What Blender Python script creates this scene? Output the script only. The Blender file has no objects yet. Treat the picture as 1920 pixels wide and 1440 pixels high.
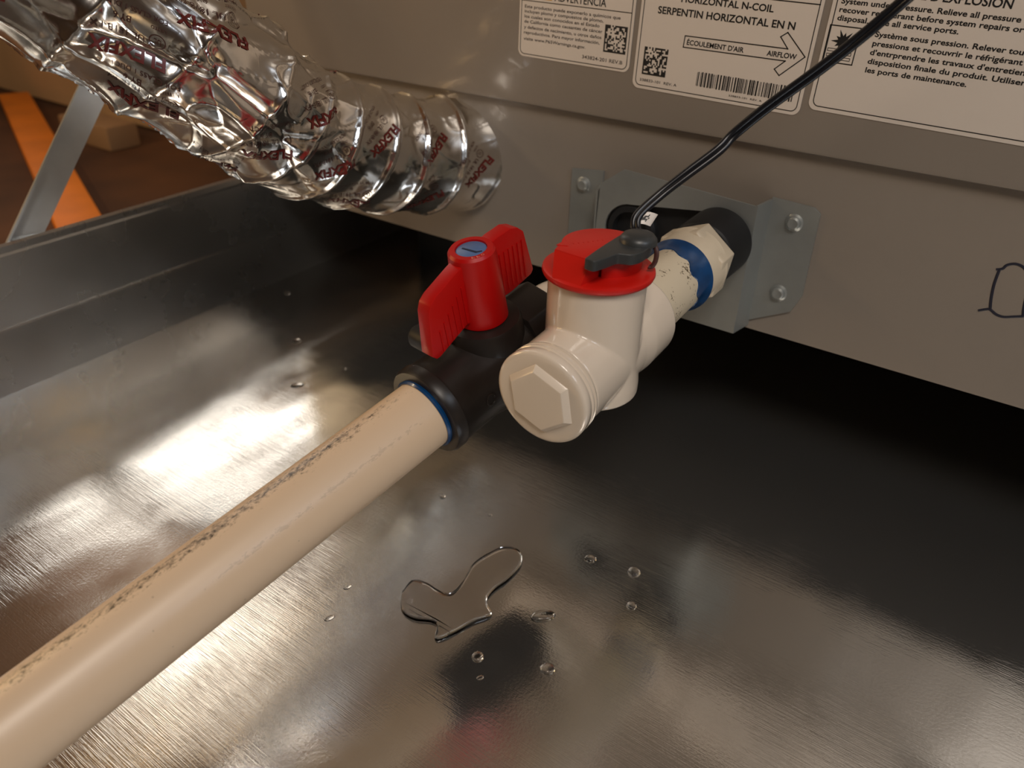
import bpy, bmesh, math, random
import numpy as np
from mathutils import Vector, Matrix, noise
from mathutils.geometry import tessellate_polygon
random.seed(7)
PI = math.pi
V = Vector
scene = bpy.context.scene
COL = scene.collection

# ------------------------------------------------------------------ camera, world, lights, exposure
cam = bpy.data.objects.new('camera', bpy.data.cameras.new('camera'))
COL.objects.link(cam)
CAM = V((0, -.345, .17665))
right = V((.81879675, .57372802, .02020002)); down = V((.31944725, -.42609924, -.84639996)); fwd = V((-.47699616, .69948237, -.53216452))
M = Matrix((right, -down, -fwd)).transposed().to_4x4(); M.translation = CAM
cam.matrix_world = M
cam.data.sensor_width = 36; cam.data.lens = 36 * 1442 / 1920
cam.data.clip_start = .005
cam.data.dof.use_dof = True; cam.data.dof.focus_distance = .285; cam.data.dof.aperture_fstop = 13
scene.camera = cam
scene.view_settings.view_transform = 'Standard'; scene.view_settings.look = 'None'
scene.view_settings.gamma = 1; scene.view_settings.use_curve_mapping = False
scene.view_settings.exposure = 0.0
w = bpy.data.worlds.new('attic_air'); scene.world = w; w.use_nodes = True
w.node_tree.nodes['Background'].inputs[0].default_value = (.10, .075, .055, 1)
w.node_tree.nodes['Background'].inputs[1].default_value = .5

def area(name, loc, target, size, power, color, sy=None):
    l = bpy.data.lights.new(name, 'AREA'); l.size = size; l.energy = power; l.color = color
    if sy: l.shape = 'RECTANGLE'; l.size_y = sy
    o = bpy.data.objects.new(name, l); COL.objects.link(o); o.location = loc
    o.rotation_euler = (V(target) - V(loc)).to_track_quat('-Z', 'Y').to_euler()
    return o
area('overhead_lamp', (.35, -.75, 1.05), (-.1, -.1, 0), .35, 7.6, (1, .90, .80))
area('cool_lamp', (.75, -.35, .75), (0, -.05, 0), .25, 2.2, (.80, .88, 1))
area('attic_hatch_light', (-2.3, .85, 1.0), (-.3, -.1, 0), .95, 11.5, (1, .93, .84))
area('work_lamp', (-1.05, .16, 1.0), (-.3, -.1, 0), .26, .65, (1, .90, .76))
pl_ = bpy.data.lights.new('added_box_fill', 'POINT'); pl_.energy = 4.5; pl_.color = (1, .74, .45); pl_.shadow_soft_size = .04  # added warm fill that brightens the box, plank and left of the duct
po_ = bpy.data.objects.new('added_box_fill', pl_); COL.objects.link(po_); po_.location = (-1.0, -.5, .55)
area('gold_duct_fill', (-1.05, -.50, .22), (-.35, -.2, .12), .26, 1.7, (1, .62, .26))  # added warm panel, placed to put gold highlights on the foil duct

# ------------------------------------------------------------------ helpers
def lin(c):
    return tuple(((v / 255) / 12.92 if v / 255 <= .04045 else ((v / 255 + .055) / 1.055) ** 2.4) for v in c) + (1,)

class NT:
    def __init__(s, name):
        s.m = bpy.data.materials.new(name); s.m.use_nodes = True
        s.t = s.m.node_tree; s.b = s.t.nodes['Principled BSDF']
    def n(s, kind, **kw):
        nd = s.t.nodes.new(kind)
        for k, v in kw.items():
            if k.startswith('i_'): nd.inputs[int(k[2:]) if k[2:].isdigit() else k[2:].replace('_', ' ')].default_value = v
            else: setattr(nd, k, v)
        return nd
    def l(s, a, b): s.t.links.new(a, b)

def mat(name, col, rough=.5, metal=0, coat=0, noise_amt=0, noise_scale=60, bump=0, bump_scale=400, spec=None, alpha=None):
    a = NT(name); b = a.b
    b.inputs['Base Color'].default_value = col; b.inputs['Roughness'].default_value = rough
    b.inputs['Metallic'].default_value = metal; b.inputs['Coat Weight'].default_value = coat
    if spec is not None: b.inputs['Specular IOR Level'].default_value = spec
    tc = a.n('ShaderNodeTexCoord')
    if noise_amt:
        nz = a.n('ShaderNodeTexNoise'); nz.inputs['Scale'].default_value = noise_scale; nz.inputs['Detail'].default_value = 4
        a.l(tc.outputs['Object'], nz.inputs['Vector'])
        rp = a.n('ShaderNodeValToRGB'); rp.color_ramp.elements[0].position = .3; rp.color_ramp.elements[1].position = .7
        rp.color_ramp.elements[0].color = tuple(c * (1 - noise_amt) for c in col[:3]) + (1,)
        rp.color_ramp.elements[1].color = tuple(min(1, c * (1 + noise_amt)) for c in col[:3]) + (1,)
        a.l(nz.outputs[0], rp.inputs[0]); a.l(rp.outputs[0], b.inputs['Base Color'])
    if bump:
        nb = a.n('ShaderNodeTexNoise'); nb.inputs['Scale'].default_value = bump_scale; nb.inputs['Detail'].default_value = 3
        a.l(tc.outputs['Object'], nb.inputs['Vector'])
        bp = a.n('ShaderNodeBump'); bp.inputs['Strength'].default_value = bump; bp.inputs['Distance'].default_value = .0005
        a.l(nb.outputs[0], bp.inputs['Height']); a.l(bp.outputs[0], b.inputs['Normal'])
    return a.m

def link(name, me, m, parent=None, smooth=True, sharp=38):
    if smooth:
        me.shade_smooth()
        try: me.set_sharp_from_angle(angle=math.radians(sharp))
        except Exception: pass
    if m: me.materials.append(m)
    o = bpy.data.objects.new(name, me); COL.objects.link(o)
    if parent: o.parent = parent
    return o
def obj(name, bm, m, parent=None, smooth=True, sharp=38):
    bmesh.ops.recalc_face_normals(bm, faces=bm.faces)
    me = bpy.data.meshes.new(name); bm.to_mesh(me); bm.free()
    return link(name, me, m, parent, smooth, sharp)
def tag(o, label=None, cat=None, group=None, kind=None):
    if label: o['label'] = label
    if cat: o['category'] = cat
    if group: o['group'] = group
    if kind: o['kind'] = kind
    return o
def empty(name, loc=(0, 0, 0)):
    # parts keep world coordinates: the empty stays at its base point, parts get the inverse
    o = bpy.data.objects.new(name, None); COL.objects.link(o); o.location = loc
    o.empty_display_size = .01
    return o
def basis(axis, ref=None):
    a = V(axis).normalized()
    r = V(ref) if ref is not None else (V((0, 0, 1)) if abs(a.z) < .9 else V((1, 0, 0)))
    x = (r - a * r.dot(a)).normalized(); y = a.cross(x)
    return a, x, y
def add_lathe(bm, o, axis, prof, n=64, ref=None, cap=True):
    """prof: list of (t along the axis, radius)"""
    a, x, y = basis(axis, ref); o = V(o); rings = []
    for t, r in prof:
        rings.append([bm.verts.new(o + a * t + (x * math.cos(2 * PI * k / n) + y * math.sin(2 * PI * k / n)) * r) for k in range(n)])
    for A, B in zip(rings, rings[1:]):
        for k in range(n): bm.faces.new((A[k], A[(k + 1) % n], B[(k + 1) % n], B[k]))
    if cap: bm.faces.new(rings[0][::-1]); bm.faces.new(rings[-1])
    return rings
def add_tube(bm, pts, rad, n=12, cap=True, squash=None):
    pts = [V(p) for p in pts]; rings = []; ref = None
    for i, p in enumerate(pts):
        t = (pts[min(i + 1, len(pts) - 1)] - pts[max(i - 1, 0)]).normalized()
        if ref is None: ref = V((0, 0, 1)) if abs(t.z) < .9 else V((1, 0, 0))
        x = (ref - t * ref.dot(t)).normalized(); y = t.cross(x); ref = x
        r = rad[i] if isinstance(rad, (list, tuple)) else rad
        rings.append([bm.verts.new(p + (x * math.cos(2 * PI * k / n) + y * math.sin(2 * PI * k / n)) * r) for k in range(n)])
    for A, B in zip(rings, rings[1:]):
        for k in range(n): bm.faces.new((A[k], A[(k + 1) % n], B[(k + 1) % n], B[k]))
    if cap: bm.faces.new(rings[0][::-1]); bm.faces.new(rings[-1])
def catmull(P, per=8):
    out = []; n = len(P) - 1
    for i in range(n * per + 1):
        t = i / per; k = min(int(t), n - 1); u = t - k
        p = [V(P[max(0, min(n, j))]) for j in (k - 1, k, k + 1, k + 2)]
        out.append(.5 * (2 * p[1] + (p[2] - p[0]) * u + (2 * p[0] - 5 * p[1] + 4 * p[2] - p[3]) * u * u + (3 * p[1] - p[0] - 3 * p[2] + p[3]) * u ** 3))
    return out
def add_prism(bm, poly, f0, f1):
    """poly: 2-D points, f0/f1: map 2-D -> 3-D for both ends"""
    A = [bm.verts.new(f0(p)) for p in poly]; B = [bm.verts.new(f1(p)) for p in poly]; n = len(poly)
    bm.faces.new(A[::-1]); bm.faces.new(B)
    for k in range(n): bm.faces.new((A[k], A[(k + 1) % n], B[(k + 1) % n], B[k]))
def add_box(bm, lo, hi):
    (a, b, c), (d, e, f) = lo, hi
    add_prism(bm, [(a, b), (d, b), (d, e), (a, e)], lambda p: V((p[0], p[1], c)), lambda p: V((p[0], p[1], f)))
def bevel(bm, w, seg=2, ang=30):
    bmesh.ops.recalc_face_normals(bm, faces=bm.faces)
    es = [e for e in bm.edges if len(e.link_faces) == 2 and e.calc_face_angle(0) > math.radians(ang)]
    bmesh.ops.bevel(bm, geom=es, offset=w, segments=seg, affect='EDGES', profile=.6, clamp_overlap=True)
def rrect(x0, y0, x1, y1, r, n=8):
    out = []
    for cx, cy, a in ((x1 - r, y0 + r, -PI / 2), (x1 - r, y1 - r, 0), (x0 + r, y1 - r, PI / 2), (x0 + r, y0 + r, PI)):
        out += [(cx + r * math.cos(a + PI / 2 * k / n), cy + r * math.sin(a + PI / 2 * k / n)) for k in range(n + 1)]
    return out
_tc = {}
def text_mesh(txt, bold=0.0, res=3):
    """flat letter geometry -> (verts Nx2, faces), normalised to a cap height of 1 with baseline 0 and x from 0"""
    key = (txt, bold, res)
    if key in _tc: return _tc[key]
    cu = bpy.data.curves.new('t', 'FONT'); cu.body = txt; cu.size = 1; cu.resolution_u = res; cu.offset = bold
    o = bpy.data.objects.new('t', cu); COL.objects.link(o)
    dg = bpy.context.evaluated_depsgraph_get()
    me = bpy.data.meshes.new_from_object(o.evaluated_get(dg))
    vs = [(v.co.x, v.co.y) for v in me.vertices]; fs = [tuple(p.vertices) for p in me.polygons]
    bpy.data.objects.remove(o); bpy.data.curves.remove(cu); bpy.data.meshes.remove(me)
    x0 = min(v[0] for v in vs); x1 = max(v[0] for v in vs); cap = .729
    vs = [((v[0] - x0), v[1] / cap) for v in vs]
    _tc[key] = (vs, fs, x1 - x0)
    return _tc[key]
def add_text(bm, txt, p0, p1, h, put, bold=0.0):
    """text from baseline point p0 to p1 (2-D), cap height h; put maps 2-D -> 3-D"""
    vs, fs, wd = text_mesh(txt, bold)
    dx, dy = p1[0] - p0[0], p1[1] - p0[1]; L = math.hypot(dx, dy); ux, uy = dx / L, dy / L
    bv = [bm.verts.new(put((p0[0] + ux * v[0] / wd * L - uy * v[1] * h, p0[1] + uy * v[0] / wd * L + ux * v[1] * h))) for v in vs]
    for f in fs:
        try: bm.faces.new([bv[i] for i in f])
        except ValueError: pass

# ------------------------------------------------------------------ materials
PANZ = -.0733
def pan_material(r0=.09, r1=.22, nm='galvanised_pan_sheet'):
    a = NT(nm); t = a.t; b = a.b
    geo = a.n('ShaderNodeNewGeometry')
    mp = a.n('ShaderNodeMapping'); mp.inputs['Scale'].default_value = (45, 2600, 200)
    a.l(geo.outputs['Position'], mp.inputs[0])
    br = a.n('ShaderNodeTexNoise'); br.inputs['Scale'].default_value = 1; br.inputs['Detail'].default_value = 2
    a.l(mp.outputs[0], br.inputs['Vector'])
    mp2 = a.n('ShaderNodeMapping'); mp2.inputs['Scale'].default_value = (14, 9, 9)
    a.l(geo.outputs['Position'], mp2.inputs[0])
    patch = a.n('ShaderNodeTexNoise'); patch.inputs['Scale'].default_value = 1; patch.inputs['Detail'].default_value = 5; patch.inputs['Roughness'].default_value = .6
    a.l(mp2.outputs[0], patch.inputs['Vector'])
    rr = a.n('ShaderNodeMapRange'); rr.inputs[1].default_value = .3; rr.inputs[2].default_value = .7; rr.inputs[3].default_value = r0; rr.inputs[4].default_value = r1
    a.l(patch.outputs[0], rr.inputs[0]); a.l(rr.outputs[0], b.inputs['Roughness'])
    amp = a.n('ShaderNodeMapRange'); amp.inputs[1].default_value = .4; amp.inputs[2].default_value = .65; amp.inputs[3].default_value = .05; amp.inputs[4].default_value = .28
    a.l(patch.outputs[0], amp.inputs[0])
    fine = a.n('ShaderNodeTexNoise'); fine.inputs['Scale'].default_value = 900; fine.inputs['Detail'].default_value = 2
    a.l(geo.outputs['Position'], fine.inputs['Vector'])
    b0 = a.n('ShaderNodeBump'); b0.inputs['Strength'].default_value = .06; b0.inputs['Distance'].default_value = .0004
    a.l(fine.outputs[0], b0.inputs['Height'])
    b1 = a.n('ShaderNodeBump'); b1.inputs['Distance'].default_value = .0003
    a.l(amp.outputs[0], b1.inputs['Strength']); a.l(br.outputs[0], b1.inputs['Height']); a.l(b0.outputs[0], b1.inputs['Normal'])
    a.l(b1.outputs[0], b.inputs['Normal'])
    # dust specks and small scratches
    vo = a.n('ShaderNodeTexVoronoi'); vo.inputs['Scale'].default_value = 260
    a.l(geo.outputs['Position'], vo.inputs['Vector'])
    lt = a.n('ShaderNodeMath', operation='LESS_THAN'); lt.inputs[1].default_value = .055
    a.l(vo.outputs['Distance'], lt.inputs[0])
    mx = a.n('ShaderNodeMix', data_type='RGBA'); mx.inputs['A'].default_value = (.70, .69, .66, 1); mx.inputs['B'].default_value = (.75, .72, .66, 1)
    a.l(lt.outputs[0], mx.inputs['Factor']); a.l(mx.outputs['Result'], b.inputs['Base Color'])
    b.inputs['Metallic'].default_value = .965
    b.inputs['Anisotropic'].default_value = .55
    tv = a.n('ShaderNodeCombineXYZ'); tv.inputs[0].default_value = 1
    a.l(tv.outputs[0], b.inputs['Tangent'])
    return a.m
M_pan = pan_material()
M_pan_side = pan_material(.22, .34, 'duller_pan_side_sheet')
M_cab = mat('painted_cabinet_steel', lin((132, 122, 111)), .36, 0, .15, .04, 9, .05, 1500)
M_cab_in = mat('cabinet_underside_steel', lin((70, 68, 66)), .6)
M_galv = mat('galvanised_bracket_steel', lin((148, 150, 146)), .42, .55, 0, .07, 60, .05, 1200)
M_strap = mat('bright_galvanised_strap', lin((205, 212, 216)), .30, .55, 0, .1, 50)
M_white = mat('glossy_white_pvc', lin((218, 203, 184)), .17, 0, .5)
M_white2 = mat('ivory_pvc_fitting', lin((205, 190, 165)), .42, 0, 0, .04, 120, .08, 900)
M_red = mat('red_abs_plastic', lin((178, 6, 5)), .38, spec=.35)
M_red2 = mat('red_cap_plastic', lin((196, 22, 12)), .38, spec=.45)
M_black = mat('black_pvc_valve', lin((34, 29, 26)), .36, spec=.35)
M_black2 = mat('matt_black_plastic', lin((28, 28, 29)), .5, spec=.3)
M_sw = mat('charcoal_switch_plastic', lin((52, 54, 54)), .38)
M_cable = mat('black_cable_vinyl', lin((16, 17, 22)), .32)
M_blue = mat('blue_primer_glue', lin((6, 56, 100)), .3, 0, .15, .25, 180)
M_bluedisc = mat('blue_indicator_plastic', lin((84, 108, 150)), .4)
M_navy = mat('dark_slot_blue', lin((14, 28, 56)), .5)
M_label = mat('white_label_vinyl', lin((205, 194, 182)), .42, 0, .1)
M_ink = mat('black_label_ink', lin((18, 17, 17)), .5)
M_ink2 = mat('grey_label_ink', lin((62, 57, 54)), .5)
M_yel = mat('yellow_label_ink', lin((200, 150, 30)), .5)
M_pen = mat('blue_black_marker_ink', lin((22, 22, 38)), .5)
M_print = mat('dark_red_foil_print', lin((92, 22, 14)), .4)
M_print2 = mat('dark_brown_foil_print', lin((66, 34, 26)), .4)
M_brown = mat('brown_rubber_band', lin((70, 40, 34)), .5)
M_hole = mat('dark_recess', lin((10, 10, 11)), .7)
M_redtxt = mat('pale_red_embossing', lin((215, 120, 105)), .4)
M_wood = mat('roof_sheathing_wood', lin((150, 105, 62)), .7, 0, 0, .3, 12, .2, 60)
M_ply = mat('attic_plywood', lin((82, 50, 24)), .8, 0, 0, .35, 9, .2, 80)
M_orange = mat('orange_brown_plank_wood', lin((226, 126, 14)), .55, 0, 0, .15, 14)
M_sheet = mat('warm_backdrop_sheet', lin((150, 92, 40)), .7, 0, 0, .2, 8)
M_card2 = mat('dull_beige_carton', lin((150, 118, 84)), .8)
M_card = mat('brown_cardboard', lin((205, 165, 118)), .8, 0, 0, .08, 10)
M_dark = mat('attic_framing_wood', lin((128, 104, 80)), .9, 0, 0, .4, 14, .5, 60)
M_paper = mat('white_paper', lin((225, 225, 225)), .7)

def foil_material():
    a = NT('clear_coated_foil'); b = a.b
    geo = a.n('ShaderNodeTexCoord')
    b.inputs['Base Color'].default_value = (.84, .81, .76, 1); b.inputs['Metallic'].default_value = 1; b.inputs['Roughness'].default_value = .18
    b.inputs['Coat Weight'].default_value = .35; b.inputs['Coat Roughness'].default_value = .06
    vo = a.n('ShaderNodeTexVoronoi', feature='DISTANCE_TO_EDGE'); vo.inputs['Scale'].default_value = 75
    nz = a.n('ShaderNodeTexNoise'); nz.inputs['Scale'].default_value = 45; nz.inputs['Detail'].default_value = 1; nz.inputs['Roughness'].default_value = .4; nz.inputs['Distortion'].default_value = .6
    ad = a.n('ShaderNodeMixRGB'); ad.inputs[0].default_value = .04
    a.l(geo.outputs['Object'], ad.inputs[1]); a.l(nz.outputs[1], ad.inputs[2])
    a.l(ad.outputs[0], vo.inputs['Vector']); a.l(geo.outputs['Object'], nz.inputs['Vector'])
    b1 = a.n('ShaderNodeBump'); b1.inputs['Strength'].default_value = .10; b1.inputs['Distance'].default_value = .002
    a.l(vo.outputs[0], b1.inputs['Height'])
    b2 = a.n('ShaderNodeBump'); b2.inputs['Strength'].default_value = .12; b2.inputs['Distance'].default_value = .004
    a.l(nz.outputs[0], b2.inputs['Height']); a.l(b1.outputs[0], b2.inputs['Normal'])
    a.l(b2.outputs[0], b.inputs['Normal'])
    return a.m
M_foil = foil_material()

def pipe_material():
    """ivory PVC with scuffs that run along the pipe; Generated-free: uses the object's own frame (x = along, y/z = around)"""
    a = NT('scuffed_ivory_pvc_pipe'); b = a.b
    b.inputs['Roughness'].default_value = .38
    tc = a.n('ShaderNodeTexCoord'); sp = a.n('ShaderNodeSeparateXYZ'); a.l(tc.outputs['Object'], sp.inputs[0])
    ang = a.n('ShaderNodeMath', operation='ARCTAN2'); a.l(sp.outputs[1], ang.inputs[0]); a.l(sp.outputs[2], ang.inputs[1])
    def M2(op, x, y=None, z=None):
        m = a.n('ShaderNodeMath', operation=op)
        for i, q in enumerate((x, y, z)):
            if q is None: continue
            if isinstance(q, (int, float)): m.inputs[i].default_value = q
            else: a.l(q, m.inputs[i])
        return m.outputs[0]
    def nzt(sx, sy, sc, det=5, rough=.65, off=0):
        mp = a.n('ShaderNodeMapping'); mp.inputs['Scale'].default_value = (sx, sy, sy); mp.inputs['Location'].default_value = (off, off, 0)
        a.l(tc.outputs['Object'], mp.inputs[0])
        n = a.n('ShaderNodeTexNoise'); n.inputs['Scale'].default_value = sc; n.inputs['Detail'].default_value = det; n.inputs['Roughness'].default_value = rough
        a.l(mp.outputs[0], n.inputs['Vector']); return n.outputs[0]
    def band(c, wdt): # 1 at angle c, 0 beyond wdt
        d = M2('ABSOLUTE', M2('SUBTRACT', ang.outputs[0], c)); return M2('MAXIMUM', M2('SUBTRACT', 1.0, M2('DIVIDE', d, wdt)), 0.0)
    def sl(c, wdt): 
        d = M2('ABSOLUTE', M2('SUBTRACT', sp.outputs[0], c)); return M2('MAXIMUM', M2('SUBTRACT', 1.0, M2('POWER', M2('DIVIDE', d, wdt), 4.0)), 0.0)
    n1 = nzt(1, 1.5, 420, 8, .8); n2 = nzt(1, 2.5, 420, 6, .75, off=3.1); n3 = nzt(1, 1, 700, 2, .5, 5)
    scuff = M2('MULTIPLY', band(PIPE_SCUFF, .46), sl(-.120, .095))
    big_ = nzt(1, 1, 45, 2, .5, 1.7)
    s1 = M2('MULTIPLY', M2('MINIMUM', M2('MAXIMUM', M2('MULTIPLY', M2('SUBTRACT', M2('ADD', n1, M2('ADD', M2('MULTIPLY', scuff, .26), M2('MULTIPLY', big_, .22))), .75), 6.0), 0.0), 1.0), M2('GREATER_THAN', scuff, .01))
    s1 = M2('MULTIPLY', s1, M2('MULTIPLY', n3, 1.5))
    sc2 = M2('MULTIPLY', band(PIPE_SCUFF - 1.06, .16), sl(-.085, .055))
    s2 = M2('MULTIPLY', M2('GREATER_THAN', M2('ADD', n2, M2('MULTIPLY', sc2, .26)), .72), M2('GREATER_THAN', sc2, .02))
    vo = a.n('ShaderNodeTexVoronoi'); vo.inputs['Scale'].default_value = 130; a.l(tc.outputs['Object'], vo.inputs['Vector'])
    s3 = M2('LESS_THAN', vo.outputs['Distance'], .045)
    tot = M2('MINIMUM', M2('ADD', M2('MULTIPLY', s1, 1.1), M2('ADD', M2('MULTIPLY', s2, .16), M2('MULTIPLY', s3, .25))), 1.0)
    mx = a.n('ShaderNodeMix', data_type='RGBA'); mx.inputs['A'].default_value = lin((214, 188, 158)); mx.inputs['B'].default_value = lin((48, 38, 27))
    a.l(tot, mx.inputs['Factor'])
    a.l(mx.outputs['Result'], b.inputs['Base Color'])
    bp = a.n('ShaderNodeBump'); bp.inputs['Strength'].default_value = .15; bp.inputs['Distance'].default_value = .0004
    a.l(nzt(1, 1, 60, 2), bp.inputs['Height']); a.l(bp.outputs[0], b.inputs['Normal'])
    return a.m
PIPE_SCUFF = 0.19

def dirty_fitting():
    a = NT('mould_flecked_ivory_pvc'); b = a.b; b.inputs['Roughness'].default_value = .42
    g = a.n('ShaderNodeNewGeometry')
    n1 = a.n('ShaderNodeTexNoise'); n1.inputs['Scale'].default_value = 900; n1.inputs['Detail'].default_value = 3
    n2 = a.n('ShaderNodeTexNoise'); n2.inputs['Scale'].default_value = 110
    a.l(g.outputs['Position'], n1.inputs['Vector']); a.l(g.outputs['Position'], n2.inputs['Vector'])
    ml = a.n('ShaderNodeMath', operation='MULTIPLY'); a.l(n1.outputs[0], ml.inputs[0]); a.l(n2.outputs[0], ml.inputs[1])
    rp = a.n('ShaderNodeValToRGB'); rp.color_ramp.elements[0].position = .335; rp.color_ramp.elements[1].position = .40
    rp.color_ramp.elements[0].color = lin((208, 194, 168)); rp.color_ramp.elements[1].color = lin((84, 70, 50))
    a.l(ml.outputs[0], rp.inputs[0]); a.l(rp.outputs[0], b.inputs['Base Color'])
    return a.m
M_nip = dirty_fitting()
def water_material():
    a = NT('clear_water'); b = a.b
    b.inputs['Base Color'].default_value = (1, 1, 1, 1); b.inputs['Roughness'].default_value = .01
    b.inputs['IOR'].default_value = 1.33; b.inputs['Transmission Weight'].default_value = 1
    return a.m
M_water = water_material()

# ------------------------------------------------------------------ the attic around it
bm = bmesh.new(); add_box(bm, (-3.2, -2.4, -.16), (1.8, 2.6, -.12))
tag(obj('floor', bm, M_ply, smooth=False), kind='structure')
for nm, lo, hi in (('wall_left', (-3.24, -2.4, -.16), (-3.2, 2.6, 1.5)), ('wall_back', (-3.2, 2.6, -.16), (1.8, 2.64, 1.5)),
                   ('wall_right', (1.8, -2.4, -.16), (1.84, 2.6, 1.5)), ('wall_front', (-3.2, -2.44, -.16), (1.8, -2.4, 1.5))):
    bm = bmesh.new(); add_box(bm, lo, hi); tag(obj(nm, bm, M_dark, smooth=False), kind='structure')
ceil_bm = bmesh.new(); add_box(ceil_bm, (-3.2, -2.4, 1.5), (1.8, 2.6, 1.53))
ceiling = tag(obj('ceiling', ceil_bm, M_wood, smooth=False), kind='structure')

# ------------------------------------------------------------------ drain pan
PX0, PX1, PY0, PY1 = -.452, .62, -.62, .62
def pan_z(x, y):
    e = min(x - PX0, PX1 - x, y - PY0, PY1 - y); k = max(0, min(1, e / .05))
    return PANZ + k * (.0006 * noise.noise(V((x * 9, y * 5, 1.3))) + .00030 * noise.noise(V((x * 28, y * 12, 4.1))) + .00010 * noise.noise(V((x * 75, y * 30, 7.7))))
pan = empty('drain_pan', (.08, 0, PANZ))
tag(pan, 'large shiny galvanised sheet metal drain pan lying under the whole unit', 'drain pan')
def part(name, bm, m, parent, smooth=True, sharp=38):
    o = obj(name, bm, m, None, smooth, sharp); o.parent = parent
    o.matrix_parent_inverse = Matrix.Translation(parent.location).inverted() if parent.type == 'EMPTY' and not parent.rotation_euler.x else parent.matrix_world.inverted()
    return o
bm = bmesh.new()
nx, ny = 340, 340; grid = [[bm.verts.new((PX0 + (PX1 - PX0) * i / nx, PY0 + (PY1 - PY0) * j / ny, 0)) for j in range(ny + 1)] for i in range(nx + 1)]
for r_ in grid:
    for v in r_: v.co.z = pan_z(v.co.x, v.co.y)
for i in range(nx):
    for j in range(ny): bm.faces.new((grid[i][j], grid[i + 1][j], grid[i + 1][j + 1], grid[i][j + 1]))
part('pan_bottom', bm, M_pan, pan)
def pan_side(fn, a0, a1, n=60):
    """profile of a pan side: corner bead, lower band, shallow crease, upper band, rolled hem"""
    prof = [(0, 0), (-.0006, .0045), (-.0010, .0362), (-.0016, .0378), (-.0004, .0392), (-.0022, .0780), (-.0012, .0800), (-.0014, .0836), (-.0030, .0848), (-.0046, .0836), (-.0046, .070), (-.0030, .036), (-.0022, -.001), (0, -.001)]
    bm = bmesh.new(); rows = []
    for k in range(n + 1):
        t = a0 + (a1 - a0) * k / n
        rows.append([bm.verts.new(fn(t, q[0] + (.0010 * noise.noise(V((t * 11, q[1] * 18, fn(0, 0, 0).x * 3))) if .01 < q[1] < .077 else 0), PANZ + q[1])) for q in prof])
    m = len(prof)
    for A, B in zip(rows, rows[1:]):
        for k in range(m): bm.faces.new((A[k], A[(k + 1) % m], B[(k + 1) % m], B[k]))
    bm.faces.new(rows[0]); bm.faces.new(rows[-1][::-1])
    return bm
part('pan_side', pan_side(lambda t, d, z: V((PX0 + d, t, z)), PY0, PY1), M_pan_side, pan, sharp=28)
part('pan_side', pan_side(lambda t, d, z: V((PX1 - d, t, z)), PY0, PY1), M_pan_side, pan, sharp=28)
part('pan_side', pan_side(lambda t, d, z: V((t, PY0 + d, z)), PX0, PX1), M_pan_side, pan, sharp=28)
part('pan_side', pan_side(lambda t, d, z: V((t, PY1 - d, z)), PX0, PX1), M_pan_side, pan, sharp=28)

# ------------------------------------------------------------------ cabinet (raised above the pan on blocks)
cab = empty('coil_cabinet', (.05, .2, 0))
tag(cab, 'taupe painted steel coil cabinet with white warning labels, raised above the pan', 'air handler')
CX0, CX1 = -.440, .56
bm = bmesh.new(); add_box(bm, (CX0 + .002, 0, 0), (CX1 - .002, .0012, .094))
lower = part('lower_panel', bm, M_cab, cab)
bm = bmesh.new()   # upper panel, proud of the lower one, with a folded lower edge
prof = [(.0012, .0895), (-.0022, .0880), (-.0036, .0886), (-.0040, .0900), (-.0040, .62), (.0012, .62)]
add_prism(bm, prof, lambda p: V((CX0, p[0], p[1])), lambda p: V((CX1, p[0], p[1])))
upper = part('upper_panel', bm, M_cab, cab, sharp=25)
bm = bmesh.new(); add_box(bm, (CX0, .0015, 0), (CX0 + .0015, .52, .62)); part('side_panel', bm, M_cab, cab)
bm = bmesh.new(); add_box(bm, (CX1 - .0015, .0015, 0), (CX1, .52, .62)); part('side_panel', bm, M_cab, cab)
bm = bmesh.new(); add_box(bm, (CX0, .5205, 0), (CX1, .522, .62)); part('back_panel', bm, M_cab, cab)
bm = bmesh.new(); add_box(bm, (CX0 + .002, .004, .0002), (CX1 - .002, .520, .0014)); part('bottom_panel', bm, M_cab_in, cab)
bm = bmesh.new(); add_box(bm, (CX0, -.004, .6205), (CX1, .522, .622)); part('top_panel', bm, M_cab, cab)
for bx, by in ((-.40, .10), (.45, .10), (-.40, .40), (.45, .40)):
    b = bmesh.new(); add_box(b, (bx, by, PANZ - .0008), (bx + .06, by + .06, .0001)); bevel(b, .002)
    o = obj('rubber_block', b, M_black2)
    tag(o, 'black rubber block under the ' + ('left' if bx < 0 else 'right') + (' front' if by < .2 else ' rear') + ' corner of the cabinet', 'block', 'blocks under the cabinet')

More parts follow.
